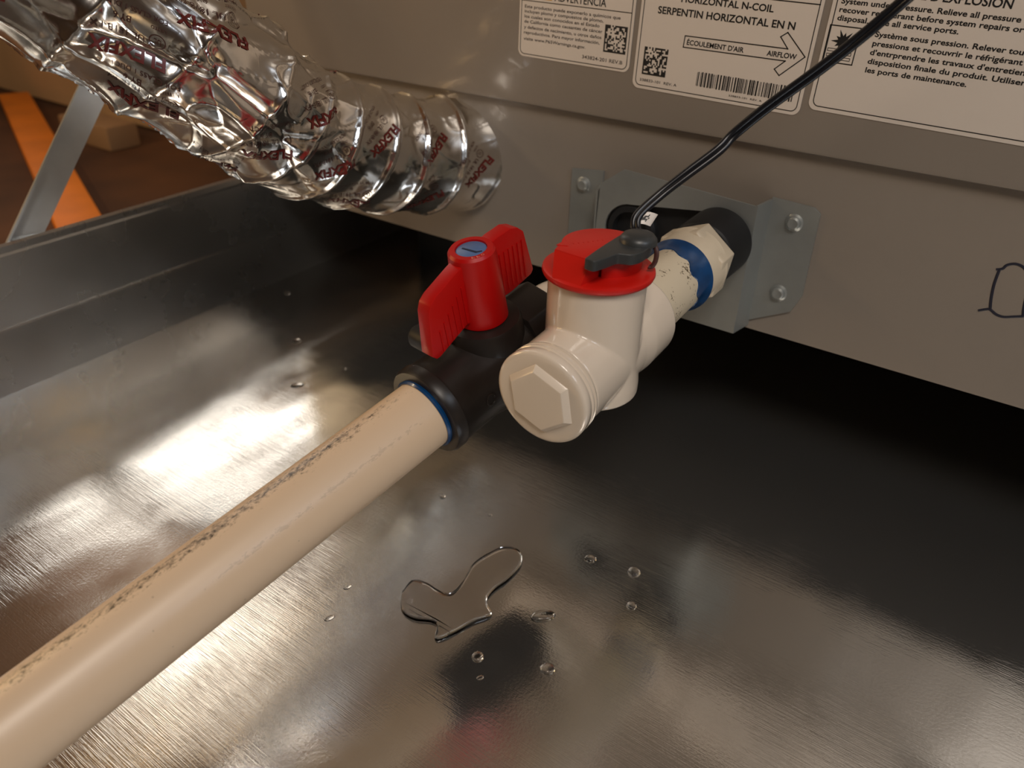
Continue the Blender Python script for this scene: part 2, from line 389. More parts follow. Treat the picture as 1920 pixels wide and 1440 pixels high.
# labels
def make_label(name, lbl, o2, ang, W, H, build, dv):
    c, s = math.cos(ang), math.sin(ang)
    def put(p, y=-.0043): return V((o2[0] + (p[0] * c - p[1] * s) / 1000, y, o2[1] + (p[0] * s + p[1] * c) / 1000))
    bm = bmesh.new(); add_prism(bm, rrect(0, 0, W, H, 3.2), lambda p: put(p, -.0039), lambda p: put(p, -.00425))
    lab = part(name, bm, M_label, cab); lab['label'] = lbl
    ink = bmesh.new(); grey = bmesh.new(); yel = bmesh.new()
    P = lambda p: put((p[0], p[1] + dv), -.00432)
    PB = lambda p: put(p, -.00432)
    def border(x0, y0, x1, y1, r, wd):
        A = rrect(x0, y0, x1, y1, r); B = rrect(x0 + wd, y0 + wd, x1 - wd, y1 - wd, r - wd)
        a = [ink.verts.new(PB(p)) for p in A]; b = [ink.verts.new(PB(p)) for p in B]
        for k in range(len(a)): ink.faces.new((a[k], a[(k + 1) % len(a)], b[(k + 1) % len(a)], b[k]))
    def line(p, q, wd, b=None):
        b = b or ink; d = V((q[0] - p[0], q[1] - p[1])).normalized() * wd / 2; n = V((-d.y, d.x)); p, q = V(p), V(q)
        b.faces.new([b.verts.new(P(t)) for t in (p - n - d, q - n + d, q + n + d, p + n - d)])
    def poly(ps, b=None): b = b or ink; b.faces.new([b.verts.new(P(t)) for t in ps])
    def matrix_code(x0, y0, sz, n=16):
        rnd = random.Random(int(x0 * 10) + n); c_ = sz / n
        for i in range(n):
            for j in range(n):
                on = i == 0 or j == 0 or (i == n - 1 and j % 2) or (j == n - 1 and i % 2) or rnd.random() < .48
                if on: poly([(x0 + i * c_, y0 + j * c_), (x0 + (i + 1) * c_, y0 + j * c_), (x0 + (i + 1) * c_, y0 + (j + 1) * c_), (x0 + i * c_, y0 + (j + 1) * c_)])
    T = lambda t, p, q, h, bold=.0, b=None: add_text(b or ink, t, p, q, h, P, bold)
    build(border, line, poly, matrix_code, T, ink, grey, yel)
    for nm, b, m in (('printing', ink, M_ink), ('faint_printing', grey, M_ink2), ('warning_triangle', yel, M_yel) if build is lab1 else ('barcode_number', yel, M_ink2)):
        if len(b.verts):
            me = bpy.data.meshes.new(nm); b.to_mesh(me)
            o = link(nm, me, m, None, smooth=False); o.parent = lab; o.matrix_parent_inverse = Matrix.Translation((-cab.location.x, -cab.location.y, -cab.location.z)).inverted() @ Matrix.Translation(cab.location).inverted()
            o.matrix_parent_inverse = Matrix.Identity(4)
        b.free()
    return lab
def lab1(border, line, poly, code, T, ink, grey, yel):
    border(1, 1, 60.8, 64, 2.6, .35)
    line((1.2, 23.5), (60.6, 23.5), .35)
    T('ADVERTENCIA', (19.6, 24.7), (47.3, 24.7), 3.3, .012)
    poly([(13.5, 24.6), (18.3, 24.6), (15.9, 28.6)], yel)
    L = [('Este producto puede exponerlo a químicos que', 55.2, 20.3), ('incluyen plomo y compuestos de plomo,', 46.6, 18.2), ('los cuales son conocidos en el Estado', 44.8, 15.95),
         ('de California como causantes de cáncer', 46.6, 13.7), ('y defectos de nacimiento, u otros daños', 46.3, 11.2), ('reproductivos. Para mayor información,', 45.6, 8.8), ('visite www.P65Warnings.ca.gov.', 38.2, 6.0)]
    for t, x1, y in L: T(t, (3, y), (x1, y), 1.45, .012, grey)
    code(47.8, 6.0, 11.6)
    T('343824-201 REV.B', (36.8, 1.7), (58.4, 1.7), 1.6, .010, grey)
def lab2(border, line, poly, code, T, ink, grey, yel):
    border(1.3, 1.3, 76.7, 62, 2.6, .35)
    line((1.4, 39.2), (76.6, 39.2), .4)
    T('HORIZONTAL N-COIL', (18.6, 34.7), (58.9, 34.7), 2.7, .022)
    T('SERPENTIN HORIZONTAL EN N', (8.4, 29.3), (68.8, 29.3), 2.9, .022)
    A = [(22.5, 17.2), (22.7, 21.8), (67.75, 22.1), (63.87, 26.2), (66.4, 28.1), (75.3, 20.0), (66.5, 11.7), (64, 13.9), (67.8, 17.5)]
    for p, q in zip(A, A[1:] + A[:1]): line(p, q, .42)
    T("ÉCOULEMENT D'AIR", (23.9, 18.4), (49.7, 18.4), 2.05, .022)
    T('AIRFLOW', (59.6, 18.6), (72, 18.6), 2.05, .022)
    code(4.2, 3.6, 11.7)
    T('338833-101  REV. A', (3.6, .6), (22, .6), 1.2, .010, grey)
    x = 31.0; rnd = random.Random(3)
    while x < 74:
        wd = rnd.choice((.22, .22, .44, .66)); line((x + wd / 2, 2.6), (x + wd / 2, 8.0), wd); x += wd + rnd.choice((.25, .25, .5, .7))
    T('338833-101  REV. A', (46.7, .35), (61.5, .35), .75, .01, yel)
def lab3(border, line, poly, code, T, ink, grey, yel):
    border(1.5, 1.5, 128, 70, 2.6, .35)
    H = 1.95
    T("RISQUE D'EXPLOSION", (18.6, 40.7), (60.2, 40.7), 3.0, .02)
    T('System under pressure. Relieve all pressure and', (3.2, 36.8), (70.2, 36.8), H, .022)
    T('recover refrigerant before system repairs or final', (3.2, 33.8), (72.6, 33.8), H, .022)
    T('disposal.  Use all service ports.', (3.2, 30.9), (46.4, 30.9), H, .022)
    for i, (t, x1) in enumerate((('Système sous pression. Relever toutes les', 77.8), ('pressions et recouvrir le réfrigérant avant', 78), ("d'entrprendre les travaux d'entretien ou la", 79.5), ('disposition finale du produit. Utiliser tous', 80), ('les ports de maintenance.', 54.6))):
        T(t, (18.4, 26.8 - i * 3.2), (x1, 26.8 - i * 3.2), H, .022)
    ix0, iy0, ix1, iy1 = 1.3, 15.8, 12.9, 29.0
    for p, q in (((ix0, iy0), (ix1, iy0)), ((ix1, iy0), (ix1, iy1)), ((ix1, iy1), (ix0, iy1)), ((ix0, iy1), (ix0, iy0))): line(p, q, .4)
    c = (7.4, 23.6)
    for R0, R1, b in ((2.0, 4.6, ink), (.7, 1.7, None)):
        n = 11
        for k in range(n):
            a0, a1, a2 = [2 * PI * (k + d) / n + .3 for d in (-.5, 0, .5)]; rr = R1 * (1 if k % 2 else .72)
            if b: poly([c, (c[0] + R0 * math.cos(a0), c[1] + R0 * math.sin(a0)), (c[0] + rr * math.cos(a1), c[1] + rr * math.sin(a1)), (c[0] + R0 * math.cos(a2), c[1] + R0 * math.sin(a2))])
    for k in range(5):
        y = 17 + k * .95
        line((2.4, y), (11.6, y), .22)
        if k % 2: line((11.6, y), (11.6, y - .95), .22)
        else: line((2.4, y), (2.4, y - .95 if k else y), .22)
make_label('warning_label', 'small white label with fine Spanish print', (-.23345, .1113), math.radians(-1.0), 62, 66, lab1, 1.5)
make_label('warning_label', 'white label with airflow arrow and barcode', (-.1690, .1045), math.radians(-1.2), 78, 64, lab2, 2.7)
make_label('warning_label', 'wide white label about explosion risk', (-.0881, .1063), math.radians(-1.4), 130, 72, lab3, 2.9)

# marker doodle on the lower panel
bm = bmesh.new()
def stroke(ps, r=.00055):
    P = catmull([(x, -.00022, z) for x, z in ps], 6); add_tube(bm, P, r, 6)
stroke([(-.0028, .0559), (-.0008, .0568), (.0002, .0586), (.0029, .0598), (.0060, .0590), (.0085, .0560), (.0100, .0500), (.0112, .0430), (.0120, .0398)])
stroke([(-.0017, .0563), (-.0016, .0500), (-.0008, .0440), (.0003, .0392)])
stroke([(-.0035, .0374), (-.0014, .0386), (.0003, .0391), (.0030, .0377), (.0058, .0374), (.0090, .0385), (.0123, .0397)])
for v in bm.verts: v.co.y = -.00012 + (v.co.y + .00022) * .25
part('marker_drawing', bm, M_pen, cab)

# mounting bracket with slotted opening
br_bm = bmesh.new(); SO = -.0140; TH = .0011
def loop_faces(bm, outer, inner, y0, y1):
    ed = []
    for lp in (outer, inner):
        vs = [bm.verts.new((p[0], y0, p[1])) for p in lp]
        ed += [bm.edges.new((vs[k], vs[(k + 1) % len(vs)])) for k in range(len(vs))]
    r = bmesh.ops.triangle_fill(bm, edges=ed, use_beauty=True, use_dissolve=False)
    fs = [g for g in r['geom'] if isinstance(g, bmesh.types.BMFace)]
    ex = bmesh.ops.extrude_face_region(bm, geom=fs)
    bmesh.ops.translate(bm, verts=[g for g in ex['geom'] if isinstance(g, bmesh.types.BMVert)], vec=(0, y1 - y0, 0))
slot = []
cL, cR = (-.1580, .0395), (-.1125, .0455); rL, rR = .0135, .0135
for k in range(17): a = PI / 2 + PI * k / 16; slot.append((cL[0] + rL * math.cos(a), cL[1] + rL * math.sin(a)))
for k in range(25): a = -PI / 2 + PI * k / 24; slot.append((cR[0] + rR * math.cos(a), cR[1] + rR * math.sin(a)))
outer = [(-.1780, .0020), (-.0982, .0020), (-.0982, .0650), (-.1640, .0690), (-.1760, .0600)]
loop_faces(br_bm, outer, slot, SO, SO + TH)
add_prism(br_bm, [(-.0982, SO), (-.0982 + .0008, SO), (-.0950, -.0012), (-.0950, 0), (-.0962, 0)], lambda p: V((p[0], p[1], .0020)), lambda p: V((p[0], p[1], .0655)))
add_prism(br_bm, [(-.0960, .0045), (-.0955, .0664), (-.0768, .0655), (-.0736, .0632), (-.0730, .0240), (-.0765, .0150)], lambda p: V((p[0], -.0001, p[1])), lambda p: V((p[0], -.0013, p[1])))
add_prism(br_bm, [(-.1780, SO), (-.1780 + .001, SO), (-.1815, -.0001), (-.1830, -.0001)], lambda p: V((p[0], p[1], .0020)), lambda p: V((p[0], p[1], .0560)))
add_prism(br_bm, [(-.2000, .0060), (-.1815, .0060), (-.1815, .0620), (-.2000, .0600)], lambda p: V((p[0], -.0001, p[1])), lambda p: V((p[0], -.0013, p[1])))
bracket = part('mounting_bracket', br_bm, M_galv, cab, sharp=25); bracket['label'] = 'stamped galvanised bracket around the drain port'
def screw(x, z):
    bm = bmesh.new(); add_lathe(bm, (x, -.0012, z), (0, -1, 0), [(0, .0040), (.0004, .0041), (.0008, .0034), (.0009, .0032), (.0019, .0030), (.0024, .0022), (.0022, .0010)], 32)
    o = obj('rivet', bm, M_galv, None, True, 25); o.parent = bracket; return o
for x, z in ((-.0838, .0572), (-.0838, .0228), (-.1925, .0530)): screw(x, z)
bm = bmesh.new()   # black plastic drain port behind the slot
add_prism(bm, slot, lambda p: V((p[0], -.0008, p[1])), lambda p: V((p[0], -.0090, p[1])))
add_lathe(bm, (-.1120, -.002, .0460), (0, -1, 0), [(0, .0130), (.0120, .0132), (.0135, .0158), (.0330, .0156), (.0350, .0150), (.0356, .0142), (.0420, .0138)], 64)
add_lathe(bm, (-.1580, -.002, .0395), (0, -1, 0), [(0, .0135), (.0100, .0132), (.0115, .0120), (.0115, .0095), (.0040, .0090)], 48)
port = part('drain_port', bm, M_black2, cab, sharp=30); port['label'] = 'black plastic drain port behind the bracket'

# ------------------------------------------------------------------ drain trap
TX = -.11; TY = -.1345
tdir = V((0, .9977, .067)).normalized()
def tz(y): return .0465 + .0670 * (y + .068)
trap = empty('drain_trap', (TX, TY, .022))
tag(trap, 'glossy white condensate trap with red round cap and hexagonal clean-out plug', 'drain trap')
A0 = V((TX, TY, tz(TY)))
bm = bmesh.new()
add_lathe(bm, A0, tdir, [(-.0245, .0160), (-.0243, .0166), (.0, .0167), (.010, .0167), (.0170, .0174), (.0315, .0174), (.0324, .0168), (.0326, .0150), (.028, .0140)], 96)
add_lathe(bm, (TX, TY, 0), (0, 0, 1), [(.0286, .0168), (.0294, .0175), (.0330, .0175), (.0400, .0168), (.0715, .0166), (.0724, .0165), (.0726, .015)], 96)
body = part('trap_body', bm, M_white, trap, sharp=40)
md = body.modifiers.new('weld', 'REMESH'); md.mode = 'VOXEL'; md.voxel_size = .00045; md.use_smooth_shade = True
ms = body.modifiers.new('soften', 'SMOOTH'); ms.factor = .5; ms.iterations = 5
# side outlet towards the valve
bm = bmesh.new(); add_tube(bm, [(-.112, -.097, .0435), (-.128, -.097, .0395), (-.141, -.097, .0345)], .0125, 40)
part('side_outlet', bm, M_white, trap)
# plug
bm = bmesh.new(); F = V((TX, 0, 0)); pl = A0 - tdir * .0245
add_lathe(bm, pl, -tdir, [(-.004, .0150), (0, .0150), (.0003, .0166), (.0007, .0170), (.0014, .0171), (.0017, .0166), (.0020, .0162), (.0023, .0166), (.0026, .0171), (.0034, .0172), (.0037, .0168), (.0040, .0165), (.0043, .0168), (.0047, .0172), (.0072, .0172), (.0078, .0169), (.0081, .0160), (.0082, .0150), (.0082, .0130)], 96, ref=(0, 0, 1))
plug = part('clean_out_plug', bm, M_white, trap, sharp=50)
bm = bmesh.new(); a_, x_, y_ = basis(-tdir, (0, 0, 1))
def ngon(r, rot, t, n=6): return [pl + a_ * t + (x_ * math.cos(2 * PI * k / n + rot) + y_ * math.sin(2 * PI * k / n + rot)) * r for k in range(n)]
rot = math.radians(8)
rings = [[bm.verts.new(p) for p in ngon(r, rot, t)] for r, t in ((.0132, .0070), (.0130, .0084), (.0112, .0102), (.0109, .0103))]
for A, B in zip(rings, rings[1:]):
    for k in range(6): bm.faces.new((A[k], A[(k + 1) % 6], B[(k + 1) % 6], B[k]))
bm.faces.new(rings[-1]); bm.faces.new(rings[0][::-1]); bevel(bm, .0005, 3, 20)
o = obj('hexagonal_boss', bm, M_white, None, True, 60); o.parent = plug; o.matrix_parent_inverse = Matrix.Identity(4)
# cap
CZ = .0726
bm = bmesh.new(); add_lathe(bm, (TX, TY, CZ), (0, 0, 1), [(0, .0172), (.0004, .0184), (.0014, .0188), (.0023, .0186), (.0027, .0178), (.0029, .0150)], 96)
cap = part('red_cap', bm, M_red2, trap, sharp=50)
bm = bmesh.new()
R = .0139; ch = .0043; DX, DY = .0006, .0012   # raised D-shaped top with a ramp at the front
D = []
a1 = math.acos(ch / R)
for k in range(41):
    a = a1 + (PI + .55 - a1) * k / 40; D.append((TX + DX + R * math.cos(a), TY + DY + R * math.sin(a)))
D += [(TX - .0098, TY - .0125), (TX + ch, TY - .0135)]
add_prism(bm, D, lambda p: V((p[0], p[1], CZ + .0025)), lambda p: V((p[0], p[1], CZ + .0102)))
bevel(bm, .0005, 2)
ramp = [(TX - .0098, TY - .0125, .0099), (TX + ch, TY - .0135, .0099), (TX + ch, TY - .0135, .0026), (TX - .0098, TY - .0125, .0026), (TX - .0075, TY - .0170, .0026), (TX + ch - .001, TY - .0176, .0026)]
vs = [bm.verts.new((p[0], p[1], CZ + p[2])) for p in ramp]
bm.faces.new((vs[0], vs[1], vs[5], vs[4])); bm.faces.new((vs[1], vs[2], vs[5])); bm.faces.new((vs[0], vs[4], vs[3])); bm.faces.new((vs[3], vs[4], vs[5], vs[2])); bm.faces.new((vs[0], vs[3], vs[2], vs[1]))
o = obj('raised_cap_top', bm, M_red2, None, True, 30); o.parent = cap
bm = bmesh.new(); E_ = []
for k in range(31):
    a = -a1 * .9 + (2 * a1 * .9) * k / 30; E_.append((TX + .0128 * math.cos(a), TY + .0030 + .0128 * math.sin(a)))
add_prism(bm, E_, lambda p: V((p[0], p[1], CZ + .0025)), lambda p: V((p[0], p[1], CZ + .0084))); bevel(bm, .0004)
o = obj('switch_seat', bm, M_red2, None, True, 30); o.parent = cap
bm = bmesh.new()   # embossed arrow head and strokes on the cap
for ps in ([(-.1210, -.1440), (-.1208, -.1385), (-.1175, -.1425)],):
    add_prism(bm, ps, lambda p: V((p[0], p[1], CZ + .0100)), lambda p: V((p[0], p[1], CZ + .01035)))
for k in range(7):
    x = -.1172 + k * .0010; y = -.1398 + k * .0014; h_ = .0016 if k == 0 else .0008
    add_prism(bm, [(x, y), (x + .0003, y + .0001), (x + .0003 - h_ * .6, y + h_ * .8), (x - h_ * .6, y + h_ * .8)], lambda p: V((p[0], p[1], CZ + .0100)), lambda p: V((p[0], p[1], CZ + .01032)))
o = obj('embossed_mark', bm, M_red2, None, False); o.parent = cap
# nipple, nut, glue
bm = bmesh.new(); add_lathe(bm, V((TX, -.105, tz(-.105))), tdir, [(0, .0133), (.044, .0133)], 72, cap=True)
part('connecting_nipple', bm, M_nip, trap)
bm = bmesh.new(); ny_ = -.0430; nc = V((TX, ny_, .0474)); a_, x_, y_ = basis((0, -1, 0), (0, 0, 1)); pl2 = nc
rings = []
for r, t in ((.0158, 0), (.0167, .0006), (.0167, .0120), (.0160, .0130), (.0150, .0131)):
    rings.append([bm.verts.new(nc + a_ * t + (x_ * math.cos(2 * PI * k / 6 - .14) + y_ * math.sin(2 * PI * k / 6 - .14)) * r) for k in range(6)])
for A, B in zip(rings, rings[1:]):
    for k in range(6): bm.faces.new((A[k], A[(k + 1) % 6], B[(k + 1) % 6], B[k]))
bm.faces.new(rings[-1]); bm.faces.new(rings[0][::-1]); bevel(bm, .0006, 2, 25)
add_lathe(bm, (TX, -.0500, .0474), (0, -1, 0), [(0, .0158), (.0020, .0152), (.0140, .0149), (.0148, .0143), (.0150, .0133)], 64)
part('hex_adapter', bm, M_white2, trap, sharp=40)
bm = bmesh.new(); n = 96; y0 = -.0640
gr = []
for k in range(n):
    a = 2 * PI * k / n; wv = .0030 + .0055 * max(0, math.cos(a - 1.05)) ** 2 * (1 + .3 * math.sin(9 * a)) + .0012 * noise.noise(V((math.cos(a) * 3, math.sin(a) * 3, 2)))
    row = []
    for t, rr in ((.0006, .0148), (-.0006, .0157), (-.0020, .0150), (-.0024 - wv * .4, .01385), (-.0024 - wv, .01365), (-.0028 - wv, .0131)):
        yy = y0 + t; row.append(bm.verts.new((TX + rr * math.sin(a), yy, tz(yy) + rr * math.cos(a))))
    gr.append(row)
for k in range(n):
    A, B = gr[k], gr[(k + 1) % n]
    for i in range(5): bm.faces.new((A[i], A[i + 1], B[i + 1], B[i]))
part('blue_glue_ring', bm, M_blue, trap)

# ------------------------------------------------------------------ float switch lying on the cap
sw = empty('float_switch', (-.1, -.133, CZ + .0080))
tag(sw, 'charcoal teardrop float switch with twin black wire, on the red cap', 'float switch')
SZ = CZ + .0086
O = [(-.1056, -.1518), (-.1030, -.1524), (-.1012, -.1518), (-.0996, -.1470), (-.0984, -.1420), (-.0968, -.1408), (-.0940, -.1395), (-.0922, -.1360), (-.0922, -.1300), (-.0935, -.1240), (-.0965, -.1200), (-.1005, -.1178), (-.1040, -.1182), (-.1062, -.1205), (-.1064, -.1300), (-.1062, -.1420)]
O = [(-.1056 + (x + .1056) * .88 - .0004, -.1518 + (y + .1518) * .90) for x, y in O]
sm_ = [(p.x, p.y) for p in catmull([(a, b, 0) for a, b in O] + [(O[0][0], O[0][1], 0)], 4)][:-1]
bm = bmesh.new(); add_prism(bm, sm_, lambda p: V((p[0], p[1], SZ)), lambda p: V((p[0], p[1], SZ + .0036))); bevel(bm, .0008, 3, 50)
sb = part('switch_body', bm, M_sw, sw, sharp=35)
bm = bmesh.new(); add_lathe(bm, (-.0995, -.1290, SZ + .003), (0, 0, 1), [(0, .0062), (.0016, .0060), (.0028, .0050), (.0034, .0034), (.0036, .0012)], 40)
part('switch_dome', bm, M_sw, sw)
bm = bmesh.new(); P = [(-.0942 + .0014 * math.cos(t), -.1285 + .0012 * math.sin(t * .5), SZ - .0008 + .0032 * math.sin(t)) for t in np.linspace(-1.9, 1.4, 14)]
add_tube(bm, P, .0008, 8); part('retaining_band', bm, M_brown, sw)
WP = [(-.1045, -.1190, SZ + .0016), (-.1065, -.1166, .0832), (-.1078, -.1134, .0870), (-.1040, -.1054, .0930), (-.0981, -.0987, .0998), (-.0915, -.0915, .1070), (-.0883, -.0868, .1123), (-.0799, -.084, .1216), (-.0679, -.0812, .1333), (-.0569, -.0792, .1448), (-.0469, -.0779, .1564), (-.032, -.084, .1725), (-.005, -.10, .205), (.06, -.14, .27)]
WP = catmull(WP, 10); bm = bmesh.new()
for sgn in (-1, 1):
    off = []
    for i, p in enumerate(WP):
        t = (WP[min(i + 1, len(WP) - 1)] - WP[max(i - 1, 0)]).normalized(); sd = t.cross(V((-.35, .8, -.45))).normalized()
        tw = math.sin(i * .07) * .5; up_ = sd.cross(t); off.append(p + (sd * math.cos(tw) + up_ * math.sin(tw)) * .00085 * sgn)
    add_tube(bm, off, .00105, 12)
part('twin_wire', bm, M_cable, sw)
bm = bmesh.new()   # paper flag wrapped on the wire
fl = [(-.1048, -.1180), (-.1010, -.1158), (-.0985, -.1152)]
Fm = []
for i in range(9):
    t = i / 8; base = V((-.1088, -.1165, .0842)).lerp(V((-.1030, -.1135, .0842)), t); up_ = V((.0008, .0033, .0034))
    Fm.append((bm.verts.new(base + V((0, 0, .0008 * math.sin(t * 3)))), bm.verts.new(base + up_ + V((0, 0, .0008 * math.sin(t * 3))))))
for A, B in zip(Fm, Fm[1:]): bm.faces.new((A[0], B[0], B[1], A[1]))
ex = bmesh.ops.extrude_face_region(bm, geom=bm.faces[:]); bmesh.ops.translate(bm, verts=[g for g in ex['geom'] if isinstance(g, bmesh.types.BMVert)], vec=(.0001, .0002, -.0001))
flag = part('wire_tag', bm, M_label, sw)
bm = bmesh.new(); rnd = random.Random(5)
for i in range(7):
    for j in range(5):
        if rnd.random() < .5:
            t = .35 + i * .06; b0_ = V((-.1088, -.1165, .0842)).lerp(V((-.1030, -.1135, .0842)), t) + V((0, 0, .0008 * math.sin(t * 3))) + V((.0008, .0033, .0034)) * (.2 + j * .12) + V((.00004, -.00012, .00003))
            d_ = V((.0060, .003, .0008)) * .06; e_ = V((.0008, .0033, .0034)) * .12
            bm.faces.new([bm.verts.new(q) for q in (b0_, b0_ + d_, b0_ + d_ + e_, b0_ + e_)])
o = obj('tag_printing', bm, M_ink, None, False); o.parent = flag

# ------------------------------------------------------------------ pipe and valve on the sloping run
pa = V((.13818001, .96933091, .20323354)).normalized()
P0 = V((-.1550, -.1356, .0213))
pu = (V((0, 0, 1)) - pa * pa.z).normalized(); pn = pa.cross(pu)     # pn points to the right of the run
def vp(a, b, c=0): return P0 + pa * a + pu * b + pn * c
frame = Matrix((pa, -pn, pu)).transposed().to_4x4(); frame.translation = P0
M_pipe = pipe_material()
bm = bmesh.new(); add_lathe(bm, (-.235, 0, 0), (1, 0, 0), [(0, .0112), (0, .01335), (.2085, .01335), (.2085, .0112)], 96, cap=True)
pipe = obj('drain_pipe', bm, M_pipe); pipe.matrix_world = frame
tag(pipe, 'long scuffed ivory plastic drain pipe running from the black valve to the front', 'pipe')
valve = empty('ball_valve', P0)
tag(valve, 'black plastic ball valve with red lever handle on the ivory pipe', 'valve')
bm = bmesh.new()
add_lathe(bm, vp(-.0330, 0), pa, [(.0060, .0134), (.0002, .0135), (-.0002, .0139), (-.0002, .0174), (.0012, .0182), (.0044, .0183), (.0056, .0176), (.0230, .0174), (.0290, .0185), (.0420, .0190), (.0480, .0176)], 80)
body_v = part('valve_body', bm, M_black, valve, sharp=30)
bm = bmesh.new()   # eight sided rear socket with flats
add_lathe(bm, vp(.0140, 0), pa, [(0, .0170), (.0006, .0206), (.0180, .0206), (.0190, .0195), (.0190, .014)], 8, ref=pu.lerp(pn, .40))
bevel(bm, .0010, 2, 25); rs = part('rear_socket', bm, M_black, valve, sharp=30)
bm = bmesh.new()   # stem collar
add_lathe(bm, vp(.0025, .012), pu, [(0, .0150), (.0085, .0146), (.0100, .0138), (.0104, .0090)], 64)
part('stem_collar', bm, M_black, valve, sharp=40)
bm = bmesh.new()   # stop lug behind the handle
add_lathe(bm, vp(-.0140, .0150, -.0140), -pn, [(-.006, .0050), (.0070, .0048), (.0084, .0038), (.0086, .001)], 32)
part('stop_lug', bm, M_black2, valve)
bm = bmesh.new()   # small raised size mark on the socket
a_, x_, y_ = basis(pa, pu)
cdir = (pn * math.cos(.12) + pu * math.sin(.12)).normalized()
add_lathe(bm, vp(-.0150, 0) + cdir * .0172, cdir, [(0, .0026), (.0005, .0025), (.0006, .0020), (.0002, .0018)], 24)
part('moulded_mark', bm, M_black, valve)
bm = bmesh.new()
add_lathe(bm, vp(-.0335, 0), pa, [(-.0012, .0134), (-.0014, .0139), (-.0006, .0144), (.0010, .0141)], 64, cap=False)
part('blue_glue_ring', bm, M_blue, valve)
# handle
HA = .0025
bm = bmesh.new()
add_lathe(bm, vp(HA, 0), pu, [(.0225, .0094), (.0230, .0097), (.0470, .0090), (.0512, .0086), (.0522, .0078), (.0522, .0058), (.0506, .0056)], 64)
wingF = [(-.0000, .0512), (-.0080, .0490), (-.0195, .0450), (-.0222, .0432), (-.0238, .0400), (-.0262, .0232), (-.0245, .0212), (-.0228, .0212), (-.0085, .0262), (-.0000, .0262)]
wingR = [(.005, .0508), (.0125, .0520), (.0200, .0522), (.0235, .0508), (.0262, .0480), (.0290, .0300), (.0275, .0285), (.0165, .0270), (.0050, .0270)]
for wg in (wingF, wingR):
    b2 = bmesh.new(); add_prism(b2, wg, lambda p: vp(HA + p[0] - .0025 + .0, p[1], -.0031), lambda p: vp(HA + p[0] - .0025, p[1], .0031)); bevel(b2, .0006, 2, 20)
    me = bpy.data.meshes.new('x'); b2.to_mesh(me); b2.free(); bm.from_mesh(me); bpy.data.meshes.remove(me)
for k in range(6):      # grip ribs on both faces
    for sg in (-1, 1):
        for base_a, lo_, hi_ in ((-.0078 - k * .0026, .0262 - k * .0009 + .001, .0425 - k * .0022), (.0125 + k * .0024, .0292, .0452)):
            add_prism(bm, [(base_a - .00035, lo_), (base_a + .00035, lo_), (base_a + .00035, hi_), (base_a - .00035, hi_)], lambda p: vp(p[0], p[1], sg * .0029), lambda p: vp(p[0], p[1], sg * .0035))
handle = part('lever_handle', bm, M_red, valve, sharp=30); handle['label'] = 'red lever handle'
bm = bmesh.new(); add_lathe(bm, vp(HA, .0505), pu, [(0, .0056), (.0010, .0056), (.0013, .0052)], 48)
o = obj('indicator_disc', bm, M_bluedisc, None); o.parent = handle
bm = bmesh.new(); q = lambda p: vp(HA + p[0], .05190, p[1]); q2 = lambda p: vp(HA + p[0], .05165, p[1])
add_prism(bm, [(-.0018, -.0030), (-.0011, -.0032), (-.0001, .0030), (-.0011, .0034)], q2, q)
add_prism(bm, [(-.0011, .0034), (-.0001, .0030), (.0013, .0042), (.0008, .0047)], q2, q)
o = obj('indicator_arrow', bm, M_navy, None, False); o.parent = handle
bm = bmesh.new()
add_text(bm, 'OFF', (.0, 0), (.0036, 0), .0013, lambda p: vp(HA - .0036 + p[1], .05228, .0060 - p[0] * .1 - abs(p[0] - .0018) * .3 - .0), .02)
bm.free()
bm = bmesh.new()
for i, chh in enumerate('OFF'):
    ang = -.15 - i * .26; cx, cy = .0070 * math.sin(ang), .0070 * math.cos(ang)
    add_text(bm, chh, (-.0006, -.0006), (.0006, -.0006), .0012, (lambda ang: lambda p: vp(HA + math.sin(ang) * (.0070 + p[1]) - math.cos(ang) * 0 + p[0] * math.cos(ang), .05228, math.cos(ang) * (.0070 + p[1]) - p[0] * math.sin(ang)))(ang), .02)
me_ = bpy.data.meshes.new('embossed_word'); bm.to_mesh(me_); bm.free(); o = link('embossed_word', me_, M_redtxt, None, False); o.parent = handle
# parts whose parent is a mesh part share its (empty-relative) offset: give them the same world placement
# elbow between valve and trap
elb = bmesh.new()
add_tube(elb, catmull([vp(.026, 0), vp(.034, 0), vp(.042, .0005, .002), vp(.0455, .0005, .008), V((-.1335, -.0905, .0372)), V((-.128, -.0965, .0392))], 6), .0145, 40)
part('outlet_elbow', elb, M_white, trap)

# ------------------------------------------------------------------ foil duct
CP = [(-.2765, .012, .0530), (-.277, .0014, .0535), (-.2831, -.0282, .0576), (-.2884, -.0552, .0645), (-.2914, -.1, .0834), (-.2897, -.1232, .0984), (-.2899, -.1504, .1192), (-.2999, -.1706, .1391), (-.3152, -.1882, .1579), (-.340, -.207, .180), (-.375, -.228, .205), (-.42, -.25, .235)]
NP = 360
pts = np.array([tuple(p) for p in (lambda L: L)(catmull(CP, NP))][::1]); idx = np.linspace(0, len(pts) - 1, NP + 1).astype(int); pts = pts[idx]
for _ in range(25): pts[1:-1] = (pts[:-2] + 2 * pts[1:-1] + pts[2:]) / 4
seg = np.linalg.norm(np.diff(pts, axis=0), axis=1); SS = np.concatenate([[0], np.cumsum(seg)])
tan_ = np.gradient(pts, axis=0); tan_ /= np.linalg.norm(tan_, axis=1)[:, None]
nn_ = []; v_ = np.array([0, 0, 1.])
for t_ in tan_:
    v_ = v_ - t_ * (v_ @ t_); v_ = v_ / np.linalg.norm(v_); nn_.append(v_)
nn_ = np.array(nn_); bb_ = np.cross(tan_, nn_)
def dframe(s): return [V([float(np.interp(s, SS, A[:, k])) for k in range(3)]) for A in (pts, nn_, bb_)]
